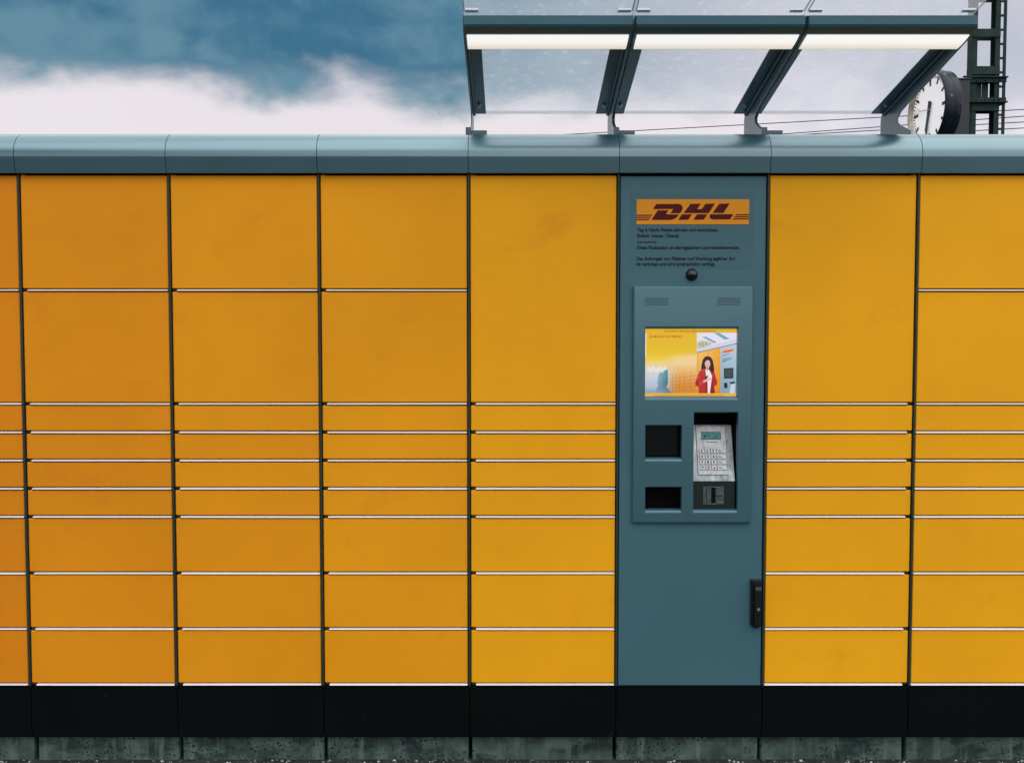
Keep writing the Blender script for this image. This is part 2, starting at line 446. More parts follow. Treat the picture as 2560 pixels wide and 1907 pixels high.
# ------------------------------------------------------------------ ground
g = MB(); g.quad([(-400, -400, -.010), (400, -400, -.010), (400, 400, -.010), (-400, 400, -.010)])
go = put('ground', g, GROUNDM, recalc=False); go['kind'] = 'structure'
go['label'] = 'dark stony ground along the foot of the lockers'
gv = MB()
for k in range(5200):
    x = random.uniform(-2.6, 2.6)
    y = 0.030 - abs(random.gauss(0, 0.30)) if random.random() < 0.75 else random.uniform(-2.4, 0.03)
    r = random.uniform(0.003, 0.0075)
    mi = 1 if random.random() < 0.22 else 0
    q = Matrix.Rotation(random.uniform(0, 6.28), 3, 'Z') @ Matrix.Rotation(random.uniform(-0.5, 0.5), 3, 'X')
    i = len(gv.v)
    for d in ((1, 0, 0), (0.2, 0.9, 0), (-0.9, 0.3, 0.1), (-0.4, -0.8, 0), (0.1, 0.1, 0.75), (0, 0, -0.6)):
        p = q @ Vector((d[0] * r * random.uniform(0.7, 1.2), d[1] * r * random.uniform(0.7, 1.2), d[2] * r))
        gv.v.append((x + p.x, y + p.y, r * 0.1 + p.z - 0.010))
    for a, b in ((0, 1), (1, 2), (2, 3), (3, 0)):
        gv.f += [(i + a, i + b, i + 4), (i + b, i + a, i + 5)]; gv.m += [mi, mi]; gv.sm += [False, False]
gvo = put('gravel', gv, [STONE1, STONE2], recalc=False); gvo['kind'] = 'stuff'
gvo['label'] = 'loose grey and pale gravel at the foot of the concrete blocks'

# ------------------------------------------------------------------ parcel lockers
P = 0.530
SEAM = [0.3765 + P * (k - 4) for k in range(-1, 8)]      # left edge of column k is SEAM[k]
DEPTH = 0.60
Z_PL0, Z_PL1 = 0.087, 0.279
Z_TOP = 2.1075
RAILS = [1.7047, 1.3005, 1.1988, 1.0976, 0.9965, 0.8945, 0.6902, 0.4874, 0.2844]
DX0, DX1 = 0.0065, P - 0.0065
DW = DX1 - DX0
UP, DN = 0.0056, 0.0080        # gap above and below the middle of a rail

def door_mesh(hgt, side):
    key = 'locker_door_%d_%d' % (round(hgt * 1e4), side)
    if key in bpy.data.meshes: return bpy.data.meshes[key]
    bm = bmesh.new()
    bmesh.ops.create_cube(bm, size=1)
    for v in bm.verts:
        v.co = Vector(((v.co.x + .5) * DW, (v.co.y + .5) * 0.018, (v.co.z + .5) * hgt))
    fe = [e for e in bm.edges if sum(1 for v in e.verts if v.co.y < 1e-6) >= 1]
    bmesh.ops.bevel(bm, geom=fe, offset=0.0028, segments=3, affect='EDGES', profile=0.5)
    # small raised tab beside the hinge
    x0 = 0.0012 if side < 0 else DW - 0.0158
    r = bmesh.ops.create_cube(bm, size=1)
    for v in r['verts']:
        v.co = Vector((x0 + (v.co.x + .5) * 0.0146, 0.0012 + (v.co.y + .5) * 0.012, hgt - 0.002 + (v.co.z + .5) * 0.0038))
    bmesh.ops.recalc_face_normals(bm, faces=bm.faces)
    me = bpy.data.meshes.new(key); bm.to_mesh(me); bm.free()
    for p in me.polygons: p.use_smooth = False
    me.materials.append(YELLOW)
    return me
# bullnose rail along a door's lower edge: half-round nose
nose = [(0.022, 0.0029), (0.0060, 0.0029), (0.0030, 0.0022), (0.0002, 0.0007), (-0.0022, -0.0010), (-0.0034, -0.0022), (-0.0036, -0.0028), (-0.0026, -0.0033), (0.022, -0.0033)]
rm = MB(); rm.extrude_x(nose, 0, DW - 0.0185)
RAIL_ME = rm.mesh('door_rail', RAILM)
hm = MB(); hm.cyl((0, 0.004, 0), (1, 0, 0), 0.0022, 0.015, 10); hm.box(0.004, 0.011, 0.004, 0.02, -0.0012, 0.0030)
HINGE_ME = hm.mesh('hinge', POST)

# cap profile (y, z): front face leaning back towards its foot, round shoulder, flat top
cap_prof = [(0.10, 2.1126), (-0.019, 2.1126), (-0.0205, 2.1134)]
R_CAP, YC, ZC = 0.083, 0.053, 2.178
for k in range(0, 19):
    t = R(187 - 97 * k / 18)
    cap_prof.append((YC + R_CAP * math.cos(t), ZC + R_CAP * math.sin(t)))
cap_prof += [(DEPTH, ZC + R_CAP + 0.004), (DEPTH, 2.1126)]
cm = MB(); cm.extrude_x(cap_prof[3:-1], 0.0011, P - 0.0011, smooth=True, closed=False, caps=False)
cm.extrude_x([cap_prof[-2], cap_prof[-1], cap_prof[0], cap_prof[1], cap_prof[2], cap_prof[3]], 0.0011, P - 0.0011, closed=False, caps=False)
for xe in (0.0011, P - 0.0011): cm.quad([(xe, y, z) for y, z in cap_prof])
CAP_ME = cm.mesh('cap', CAPM)
pm = MB(); pm.box(0.0012, P - 0.0012, 0.004, 0.03, Z_PL0, Z_PL1 - 0.002)
PLINTH_ME = pm.mesh('plinth_panel', PLINTH, bevel=0.002)
qm = MB(); qm.box(-0.0037, 0.0037, -0.005, 0.03, Z_PL1, 2.1122)
POST_ME = qm.mesh('post', POST, bevel=0.0012)
bmB = MB(); bmB.box(0.0005, P - 0.0005, 0.031, DEPTH - 0.01, Z_PL0 + 0.001, 2.1124)
BODY_ME = bmB.mesh('cabinet', BLACK)

def cabinet(root, k, name_x0):
    link('cabinet', BODY_ME, root, (-P / 2, 0.12 if k == 5 else 0, 0))
    link('cap', CAP_ME, root, (-P / 2, 0, 0))
    link('plinth_panel', PLINTH_ME, root, (-P / 2, 0, 0))
    link('post', POST_ME, root, (P / 2, 0, 0))
def locker(k, label, tall, side):
    x0 = SEAM[k]
    root = thing('parcel_locker', label, 'parcel locker', (x0 + P / 2, 0, 0), 'yellow columns of the parcel locker bank')
    cabinet(root, k, x0)
    rails = RAILS[1:] if tall else RAILS
    top = Z_TOP
    for zr in rails:
        z0 = zr + UP
        d = link('locker_door', door_mesh(top - z0, side), root, (-P / 2 + DX0, random.uniform(-0.0006, 0.0006), z0))
        d['paint_light_tint'] = max(0.0, min(1.0, LIGHT_TINT[k] + random.uniform(-0.06, 0.06)))
        d.rotation_euler = (random.uniform(-0.0015, 0.0015), random.uniform(-0.0006, 0.0006), random.uniform(-0.0015, 0.0015))
        ra = link('door_rail', RAIL_ME, d, (0.0175 if side < 0 else 0.0, 0, zr - z0))
        ra.rotation_euler = (random.uniform(-0.06, 0.06), random.uniform(-0.0012, 0.0012), 0)
        link('hinge', HINGE_ME, d, (0.001 if side < 0 else DW - 0.016, 0, zr - z0))
        top = zr - DN
    return root
locker(0, 'yellow parcel locker column mostly cut off by the left edge of the picture', False, -1)
locker(1, 'leftmost yellow parcel locker column seen whole, two square doors above seven low ones', False, -1)
locker(2, 'yellow square-door locker column second from left of those seen whole, standing clear of the canopy', False, -1)
locker(3, 'yellow square-door locker column directly left of the tall-door column under the canopy', False, -1)
locker(4, 'yellow locker column with one tall upper door, directly left of the grey terminal', True, -1)
locker(6, 'yellow locker column with one tall upper door, directly right of the grey terminal', True, 1)
locker(7, 'yellow locker column with square upper doors at the right edge, below the mast and clock', False, 1)
# closing sheets at both ends of the bank
ends = [o for o in COL.objects if o.name.startswith('parcel_locker') and o.get('category')]
for root, x in ((ends[0], -P / 2 - 0.012), (ends[-1], P / 2 + 0.006)):
    e = MB(); e.box(x, x + 0.006, 0.0, DEPTH - 0.005, Z_PL1, 2.1124)
    put('side_panel', e, GREY, root, bevel=0.001)

# ------------------------------------------------------------------ terminal column
TX = SEAM[5]
T = thing('locker_terminal', 'grey terminal column with lit screen, keypad and red lettered yellow logo between the yellow doors', 'parcel terminal', (TX + P / 2, 0, 0))
cabinet(T, 5, TX)
OX = -(TX + P / 2)                      # world x -> terminal x
def ring(mb, ra, ya, rb_, yb, mi=0, smooth=False):
    A = [(ra[0], ya, ra[2]), (ra[1], ya, ra[2]), (ra[1], ya, ra[3]), (ra[0], ya, ra[3])]
    B = [(rb_[0], yb, rb_[2]), (rb_[1], yb, rb_[2]), (rb_[1], yb, rb_[3]), (rb_[0], yb, rb_[3])]
    for k in range(4):
        l = (k + 1) % 4
        mb.quad([A[k], A[l], B[l], B[k]], mi, smooth)
td = MB()
tr_ = (TX + 0.0068 + OX, TX + P - 0.0068 + OX, 0.2795, 2.1058)
op_ = (0.445 + OX, 0.838 + OX, 0.889, 1.700)          # opening behind the operating panel
last = ((tr_[0] + .003, tr_[1] - .003, tr_[2] + .003, tr_[3] - .003), 0.0)
ring(td, op_, 0.0, last[0], 0.0)
for k in range(1, 4):
    t = R(30 * k); e = 0.003 * (1 - math.sin(t))
    cur = ((tr_[0] + e, tr_[1] - e, tr_[2] + e, tr_[3] - e), 0.003 * (1 - math.cos(t)))
    ring(td, last[0], last[1], cur[0], cur[1]); last = cur
ring(td, last[0], last[1], last[0], 0.018); ring(td, op_, 0.0, op_, 0.018)
put('service_door', td, GREY, T)
# film with printed notice
st = MB(); st.box(0.4205 + OX, 0.8565 + OX, -0.0006, 0.002, 1.782, 2.046)
put('notice_film', st, STICK, T)
lg = MB(); lg.box(0.4408 + OX, 0.8385 + OX, -0.0020, 0.0, 1.936, 2.0236)
logo = put('logo_sign', lg, LOGOY, T)
LX = lambda u: 0.4408 + OX + u * 0.3977
LZ = lambda v: 2.0236 - v * 0.0876
def logo_poly(mb, pts, w=0.0006):
    mb.prism([((x - 383) / 1479, (y - 418) / 327) for x, y in pts], lambda u, v, d: (LX(u), -0.0021 - d, LZ(v)), w)
lm = MB()
for pts in (
    [(595, 545), (640, 480), (930, 478), (965, 488), (985, 512), (986, 545), (972, 575), (950, 600), (828, 600), (860, 556), (862, 545)],
    [(660, 562), (800, 562), (768, 613), (938, 618), (912, 652), (880, 674), (840, 686), (800, 688), (578, 688)],
    [(1000, 598), (1090, 478), (1225, 476), (1175, 547), (1236, 547), (1287, 477), (1412, 474), (1330, 598)],
    [(978, 614), (1110, 614), (1062, 685), (930, 686)], [(1176, 614), (1312, 614), (1268, 683), (1133, 685)],
    [(1382, 597), (1468, 475), (1605, 473), (1524, 597)],
    [(1352, 614), (1657, 612), (1610, 680), (1410, 682), (1370, 678), (1346, 660), (1340, 640)],
    [(383, 621), (594, 619), (584, 634), (383, 636)], [(383, 649), (574, 647), (564, 661), (383, 663)], [(383, 677), (556, 675), (546, 689), (383, 691)],
    [(1692, 613), (1860, 611), (1860, 626), (1682, 628)], [(1672, 641), (1860, 639), (1860, 653), (1662, 655)], [(1652, 669), (1860, 667), (1860, 680), (1643, 682)]):
    logo_poly(lm, pts)
put('logo_lettering', lm, LOGOR, logo)
for body, x, z, w, hh in (
    ('Tag & Nacht Pakete abholen und verschicken.', 0.4430, 1.9108, 0.2880, 0.0125),
    ('Einfach. Immer. Überall.', 0.4431, 1.8902, 0.1500, 0.0125),
    ('Sicherheitshinweis:', 0.4433, 1.8705, 0.0700, 0.0068),
    ('Diese Packstation ist alarmgesichert und videoüberwacht.', 0.4434, 1.8487, 0.3640, 0.0125),
    ('Das Anbringen von Plakaten und Werbung jeglicher Art', 0.4420, 1.8098, 0.3490, 0.0125),
    ('ist verboten und wird strafrechtlich verfolgt.', 0.4421, 1.7905, 0.2800, 0.0125)):
    tx = MB(); add_text(tx, body, x + OX, -0.0010, z, w, hh, bold=0.035)
    put('text_line', tx, INK, T, recalc=False)
# camera dome
dm = MB()
prof = [(0.0218, 0.0), (0.0218, 0.004)] + [(0.0206 * math.cos(R(a)), 0.004 + 0.018 * math.sin(R(a))) for a in range(0, 91, 10)]
dm.lathe((0.6374 + OX, 0.0, 1.7585), (0, -1, 0), prof, 32)
put('camera_dome', dm, DOMEM, T)

# raised operating panel with recesses
PX0, PX1, PZ0, PZ1 = 0.4295 + OX, 0.8538 + OX, 0.8736, 1.7177
YF = -0.016
holes = {   # name: opening x0, x1, z0, z1 at the front; top slope, bottom slope, side slope; depth of slope; depth of box
    'screen': (0.4715, 0.8035, 1.3145, 1.5755, 0.009, 0.0125, 0.0025, 0.016, 0.024),
    'scanner': (0.4740, 0.6048, 1.0955, 1.2270, 0.006, 0.0130, 0.0015, 0.020, 0.10),
    'slot': (0.4750, 0.6055, 0.9110, 1.0060, 0.006, 0.0130, 0.0015, 0.020, 0.12),
    'pad': (0.6465, 0.8050, 0.9110, 1.2730, 0.006, 0.0130, 0.0015, 0.020, 0.12)}
pn = MB()
hs = {k: (v[0] + OX, v[1] + OX, v[2], v[3]) for k, v in holes.items()}
RB = 0.006
xs = sorted({PX0 + RB, PX1 - RB} | {c for h in hs.values() for c in h[:2]})
zs = sorted({PZ0 + RB, PZ1 - RB} | {c for h in hs.values() for c in h[2:]})
for a, b in zip(xs, xs[1:]):
    for c, d in zip(zs, zs[1:]):
        mxx, mzz = (a + b) / 2, (c + d) / 2
        if any(h[0] < mxx < h[1] and h[2] < mzz < h[3] for h in hs.values()): continue
        pn.quad([(a, YF, c), (b, YF, c), (b, YF, d), (a, YF, d)])
# rounded outer edge
prev = ((PX0 + RB, PX1 - RB, PZ0 + RB, PZ1 - RB), YF)
for k in range(1, 6):
    t = R(90 * k / 5); e = RB * (1 - math.sin(t)); yy = YF + RB * (1 - math.cos(t))
    cur = ((PX0 + e, PX1 - e, PZ0 + e, PZ1 - e), yy)
    ring(pn, prev[0], prev[1], cur[0], cur[1], 0, False); prev = cur
ring(pn, prev[0], prev[1], prev[0], 0.0005)
for k, v in holes.items():
    o = hs[k]; ts, bs, ss, sdp, dp = v[4:]
    n_ = 5; last = (o, YF)
    for j in range(1, n_ + 1):
        f = j / n_; yy = YF + sdp * (1 - math.cos(f * math.pi / 2)) if k != 'x' else 0
        w_ = math.sin(f * math.pi / 2)
        cur = ((o[0] + ss * w_, o[1] - ss * w_, o[2] + bs * w_, o[3] - ts * w_), yy)
        ring(pn, last[0], last[1], cur[0], cur[1]); last = cur
    dmi = 0 if k == 'screen' else 1
    ring(pn, last[0], last[1], last[0], YF + dp, dmi)
    r_ = last[0]
    if k != 'screen':
        pn.quad([(r_[0], YF + dp, r_[2]), (r_[1], YF + dp, r_[2]), (r_[1], YF + dp, r_[3]), (r_[0], YF + dp, r_[3])], 1)
    holes[k] = r_
put('operating_panel', pn, [PANEL, BLACK], T, recalc=False)
# scanner window, receipt flap
sw = MB(); r_ = holes['scanner']; sw.box(r_[0] + .001, r_[1] - .001, YF + 0.05, YF + 0.055, r_[2] + .001, r_[3] - .001)
put('scanner_window', sw, DOMEM, T)
sw = MB(); r_ = holes['slot']; sw.box(r_[0] + .001, r_[1] - .001, YF + 0.07, YF + 0.075, r_[2] + .001, r_[3] - .001)
put('receipt_flap', sw, BLACK, T)
# loudspeaker holes
for x0 in (0.4735, 0.7290):
    sp = MB()
    for i in range(12):
        for j in range(4):
            sp.cyl((x0 + OX + i * 0.00695, YF - 0.0003, 1.6526 + j * 0.0073), (0, 1, 0), 0.0022, 0.001, 8)
    put('speaker_grille', sp, INK, T)
vs, fs = text_mesh('KEBA', 0.0400, 0.0090, 0.01, 0.06)
kb = MB(); kb.v = [(0.7650 + OX + a, YF + b * 0.010, 1.6030 + c) for a, b, c in vs]; kb.f = fs; kb.m = [0] * len(fs); kb.sm = [False] * len(fs)
put('embossed_lettering', kb, PANEL, T, recalc=False)

# screen
sr = holes['screen']
SX0, SX1, SZ0, SZ1 = sr[0] + 0.0005, sr[1] - 0.0005, sr[2], sr[3]
SY = YF + 0.020
sc = MB(); sc.box(SX0 - .004, SX1 + .004, SY, SY + 0.012, SZ0 - .004, SZ1 + .004)
SCR = put('screen', sc, DOMEM, T)
pv, pf, pc = [], [], []
def sxyz(u, v, layer): return (SX0 + u * (SX1 - SX0), SY - 0.0004 - layer * 0.00015, SZ1 - v * (SZ1 - SZ0))
def spoly(pts, col, layer):
    i = len(pv); cols = col if isinstance(col, list) else [col] * len(pts)
    for (u, v), c in zip(pts, cols): pv.append(sxyz(u, v, layer)); pc.append(lin(*c))
    pf.append(tuple(range(i, i + len(pts))))
def srect(u0, v0, u1, v1, col, layer): spoly([(u0, v0), (u1, v0), (u1, v1), (u0, v1)], col, layer)
def sell(u, v, ru, rv, col, layer, n=18): spoly([(u + ru * math.cos(2 * math.pi * k / n), v + rv * math.sin(2 * math.pi * k / n)) for k in range(n)], col, layer)
def mixc(a, b, f): f = max(0, min(1, f)); return tuple(a[i] + (b[i] - a[i]) * f for i in range(3))
def advert(u, v):
    stops = [(0.0, (224, 178, 38)), (0.33, (226, 186, 42)), (0.42, (233, 196, 60)), (0.50, (236, 208, 120)), (0.60, (222, 208, 190)), (0.72, (196, 204, 218)), (0.86, (176, 188, 206)), (1.0, (120, 140, 168))]
    for (a, ca), (b, cb) in zip(stops, stops[1:]):
        if a <= v <= b: c = mixc(ca, cb, (v - a) / (b - a)); break
    warm = mixc((238, 206, 150), (214, 138, 52), (v - 0.5) / 0.35)
    return mixc(c, warm, (u - 0.20) / 0.16) if v > 0.45 else mixc(c, warm, max(0, (u - .2) / .16) * max(0, (v - .36) / .09))
NU, NV = 28, 26
for i in range(NU):
    for j in range(NV):
        u0, u1 = 0.565 * i / NU, 0.565 * (i + 1) / NU; v0, v1 = 0.055 + 0.9 * j / NV, 0.055 + 0.9 * (j + 1) / NV
        q = [(u0, v0), (u1, v0), (u1, v1), (u0, v1)]
        spoly(q, [advert(*p) for p in q], 0)
srect(0, 0, 1, 0.055, (222, 176, 38), 0); srect(0, 0.955, 1, 1, (230, 176, 60), 0)
srect(0.0, 0.055, 0.012, 0.42, (244, 236, 214), 1)
spoly([(0.155, 0.66), (0.20, 0.625), (0.25, 0.60), (0.252, 0.80), (0.235, 0.875), (0.15, 0.86), (0.13, 0.80)], [(120, 165, 180), (110, 160, 176), (80, 140, 160), (48, 112, 134), (90, 130, 150), (120, 150, 170), (140, 170, 185)], 1)
spoly([(0.10, 0.955), (0.14, 0.86), (0.25, 0.875), (0.29, 0.955)], [(150, 165, 190), (110, 140, 150), (90, 125, 140), (110, 120, 150)], 1)
for k in range(9): sell(0.04 + 0.022 * k, 0.60 + 0.02 * math.sin(k * 2.1), 0.016, 0.035, (226, 222, 222), 1, 10)
for u in (0.30, 0.335, 0.38, 0.43, 0.498): srect(u, 0.62 + (0.498 - u) * 0.3, u + 0.003, 0.95, (160, 104, 50), 2)
for k in range(5): spoly([(0.27, 0.74 + k * 0.045), (0.565, 0.69 + k * 0.055), (0.565, 0.695 + k * 0.055), (0.27, 0.744 + k * 0.045)], (186, 118, 50), 2)
# right-hand photo on the screen
srect(0.565, 0.055, 1, 0.955, (226, 220, 234), 0)
spoly([(0.565, 0.23), (0.60, 0.17), (0.68, 0.18), (0.735, 0.215), (0.66, 0.27), (0.57, 0.30)], (196, 194, 168), 1)
for k in range(12): sell(0.585 + random.random() * 0.13, 0.20 + random.random() * 0.06, 0.008, 0.012, (150, 152, 108), 2, 8)
spoly([(0.625, 0.12), (0.66, 0.11), (0.785, 0.195), (0.75, 0.21)], (124, 168, 194), 2)
spoly([(0.75, 0.058), (0.81, 0.058), (0.925, 0.145), (0.87, 0.16)], (118, 164, 190), 2)
spoly([(0.565, 0.285), (1, 0.15), (1, 0.215), (0.565, 0.35)], (206, 208, 228), 1)
spoly([(0.565, 0.345), (1, 0.212), (1, 0.222), (0.565, 0.356)], (84, 90, 110), 2)
spoly([(0.565, 0.356), (0.825, 0.276), (0.83, 0.955), (0.565, 0.955)], [(240, 190, 96), (236, 166, 54), (222, 132, 36), (226, 146, 60)], 1)
for u in (0.578, 0.687): srect(u, 0.36 - (u - .565) * .3, u + 0.003, 0.95, (150, 92, 40), 2)
spoly([(0.825, 0.276), (1, 0.222), (1, 0.955), (0.83, 0.955)], [(170, 196, 214), (182, 204, 222), (138, 166, 186), (126, 156, 178)], 1)
spoly([(0.842, 0.325), (0.972, 0.285), (0.972, 0.33), (0.842, 0.365)], (236, 150, 56), 2)
spoly([(0.86, 0.335), (0.95, 0.305), (0.945, 0.325), (0.855, 0.352)], (206, 48, 36), 3)
for k, (a, b) in enumerate(((0.39, 0.93), (0.445, 0.95), (0.468, 0.955), (0.49, 0.90))): spoly([(0.845, a), (b, a - 0.03), (b, a - 0.02), (0.845, a + 0.012)], (84, 130, 154), 2)
spoly([(0.862, 0.585), (0.968, 0.575), (0.97, 0.735), (0.866, 0.74)], (46, 62, 66), 2)
for k in range(4): srect(0.878, 0.61 + k * 0.028, 0.955, 0.617 + k * 0.028, (96, 110, 104), 3)
spoly([(0.866, 0.80), (0.905, 0.80), (0.905, 0.88), (0.868, 0.878)], (36, 46, 50), 2)
spoly([(0.925, 0.955), (0.95, 0.80), (0.985, 0.81), (0.985, 0.955)], (196, 208, 220), 2)
spoly([(0.92, 0.79), (0.985, 0.78), (0.985, 0.81), (0.945, 0.82)], (50, 62, 66), 3)
# woman with a phone on that photo
spoly([(0.615, 0.60), (0.618, 0.53), (0.632, 0.455), (0.655, 0.412), (0.69, 0.402), (0.722, 0.42), (0.742, 0.47), (0.752, 0.54), (0.758, 0.61), (0.748, 0.655), (0.715, 0.66), (0.66, 0.64), (0.63, 0.625)], (58, 34, 30), 4)
spoly([(0.60, 0.62), (0.65, 0.585), (0.72, 0.62), (0.755, 0.62), (0.772, 0.70), (0.792, 0.78), (0.788, 0.83), (0.758, 0.85), (0.77, 0.955), (0.59, 0.955), (0.588, 0.86), (0.552, 0.84), (0.55, 0.80), (0.575, 0.70)], [(196, 60, 56)] * 3 + [(176, 40, 38)] * 6 + [(184, 46, 42)] * 5, 5)
spoly([(0.66, 0.60), (0.70, 0.60), (0.735, 0.70), (0.73, 0.76), (0.712, 0.955), (0.690, 0.955), (0.685, 0.80), (0.672, 0.72)], (236, 226, 232), 6)
spoly([(0.668, 0.565), (0.70, 0.565), (0.698, 0.62), (0.68, 0.625)], (216, 166, 152), 7)
sell(0.684, 0.515, 0.030, 0.062, (230, 182, 170), 8)
spoly([(0.652, 0.50), (0.662, 0.44), (0.69, 0.43), (0.715, 0.46), (0.717, 0.52), (0.705, 0.47), (0.675, 0.462)], (62, 36, 32), 9)
spoly([(0.718, 0.49), (0.745, 0.52), (0.755, 0.62), (0.735, 0.66), (0.72, 0.62)], (54, 32, 28), 9)
spoly([(0.672, 0.543), (0.698, 0.543), (0.692, 0.556), (0.678, 0.556)], (206, 90, 90), 10)
for u in (0.673, 0.696): sell(u, 0.502, 0.004, 0.005, (60, 40, 40), 10, 8)
spoly([(0.63, 0.77), (0.69, 0.735), (0.725, 0.725), (0.73, 0.745), (0.70, 0.765), (0.64, 0.80)], (226, 172, 152), 7)
spoly([(0.655, 0.715), (0.685, 0.692), (0.696, 0.70), (0.672, 0.745), (0.652, 0.74)], (48, 50, 62), 8)
spoly([(0.655, 0.60), (0.672, 0.72), (0.684, 0.80), (0.676, 0.955), (0.650, 0.955), (0.655, 0.78), (0.640, 0.66)], [(150, 30, 30), (140, 28, 30), (150, 30, 30), (130, 24, 26), (184, 46, 42), (192, 52, 48), (200, 64, 58)], 6)
spoly([(0.735, 0.70), (0.752, 0.66), (0.756, 0.80), (0.765, 0.955), (0.714, 0.955), (0.728, 0.78)], [(140, 28, 30), (196, 56, 50), (170, 36, 36), (140, 26, 28), (128, 22, 26), (140, 26, 28)], 6)
spoly([(0.560, 0.80), (0.585, 0.70), (0.600, 0.69), (0.590, 0.80), (0.575, 0.835)], [(150, 30, 30), (206, 74, 66), (210, 78, 70), (160, 34, 34), (130, 24, 26)], 6)
spoly([(0.665, 0.545), (0.684, 0.577), (0.703, 0.545), (0.700, 0.60), (0.672, 0.60)], (190, 138, 124), 7)
spoly([(0.585, 0.80), (0.63, 0.765), (0.645, 0.80), (0.61, 0.84)], (200, 66, 58), 8)
def stext(body, u0, v1, w, hgt, col, layer):
    vs, fs = text_mesh(body, w * (SX1 - SX0), hgt * (SZ1 - SZ0), 0.01)
    i = len(pv); a = sxyz(u0, v1, layer)
    for x, y, z in vs: pv.append((a[0] + x, a[1], a[2] + z)); pc.append(lin(*col))
    for f in fs: pf.append(tuple(i + k for k in f))
stext('Zum Starten bitte den Bildschirm berühren', 0.205, 0.043, 0.57, 0.030, (150, 62, 24), 2)
stext('DIE MOBILE PAKETMARKE.', 0.04, 0.130, 0.37, 0.040, (196, 76, 28), 2)
for k in range(26): srect(0.11 + k * 0.029, 0.984, 0.11 + k * 0.029 + 0.022, 0.993, (150, 90, 30), 2)
me = bpy.data.meshes.new('screen_picture'); me.from_pydata(pv, [], pf)
ca = me.color_attributes.new('print', 'FLOAT_COLOR', 'POINT')
ca.data.foreach_set('color', [x for c in pc for x in (*c, 1.0)])
me.materials.append(SCREENM); me.update()
link('screen_picture', me, SCR)

# keypad wedge and card reader in the tall recess
pr = holes['pad']
KX0, KX1 = pr[0] + 0.0005, 0.7985 + OX
KB, KT = (1.0225, -0.004), (1.2190, 0.062)      # (z, y) of lower and upper edge of the sloping face
kh = MB(); kh.extrude_x([(KB[1], KB[0]), (KT[1], KT[0]), (KT[1] + 0.03, KT[0]), (KT[1] + 0.03, KB[0])], KX0, KX1)
KP = put('keypad', kh, SILVER, T, bevel=0.0015)
sl = Vector((0, KB[1] - KT[1], KB[0] - KT[0])); SL = sl.length; sl.normalize()
nrm = Vector((0, sl.z, -sl.y)); nrm = nrm if nrm.y < 0 else -nrm
def kp(u, v, w):            # u across from plate left, v down the slope from plate top, w out of it
    p = Vector((0.6685 + OX + u, KT[1], KT[0])) + sl * (v + 0.006) + nrm * w
    return (p.x, p.y, p.z)
def kbox(mb, u0, u1, v0, v1, w0, w1, mi=0):
    i = len(mb.v)
    mb.v += [kp(*p) for p in ((u0, v0, w0), (u1, v0, w0), (u1, v1, w0), (u0, v1, w0), (u0, v0, w1), (u1, v0, w1), (u1, v1, w1), (u0, v1, w1))]
    for q in ((0, 3, 2, 1), (4, 5, 6, 7), (0, 1, 5, 4), (1, 2, 6, 5), (2, 3, 7, 6), (3, 0, 4, 7)):
        mb.f.append(tuple(i + k for k in q)); mb.m.append(mi); mb.sm.append(False)
m_ = MB(); kbox(m_, -0.0012, 0.1072, -0.0012, 0.1792, 0.0001, 0.0012); put('plate_gap', m_, INK, KP)
m_ = MB(); kbox(m_, 0, 0.106, 0, 0.178, 0.0002, 0.0028); put('keypad_plate', m_, PLATE, KP, bevel=0.0006)
m_ = MB(); kbox(m_, 0.0180, 0.0885, 0.0205, 0.0495, 0.0026, 0.0033); put('display_bezel', m_, INK, KP)
m_ = MB(); kbox(m_, 0.0195, 0.0870, 0.0222, 0.0480, 0.0034, 0.0038); put('display', m_, LCD, KP)
leg = MB()
for (u, v, w_, h_) in ((0.028, 0.034, 0.006, 0.006), (0.044, 0.031, 0.003, 0.004), (0.071, 0.035, 0.004, 0.008), (0.062, 0.043, 0.004, 0.003)):
    kbox(leg, u, u + w_, v, v + h_, 0.0038, 0.0040)
kbox(leg, 0.040, 0.070, 0.0575, 0.0595, 0.0027, 0.0030)
for sgn, u in ((-1, 0.034), (1, 0.076)):
    i = len(leg.v); leg.v += [kp(u, 0.0585, 0.0031), kp(u - sgn * 0.005, 0.0560, 0.0031), kp(u - sgn * 0.005, 0.0610, 0.0031)]; leg.f.append((i, i + 1, i + 2)); leg.m.append(0); leg.sm.append(False)
rows = ('123', '456', '789', 'v0^')
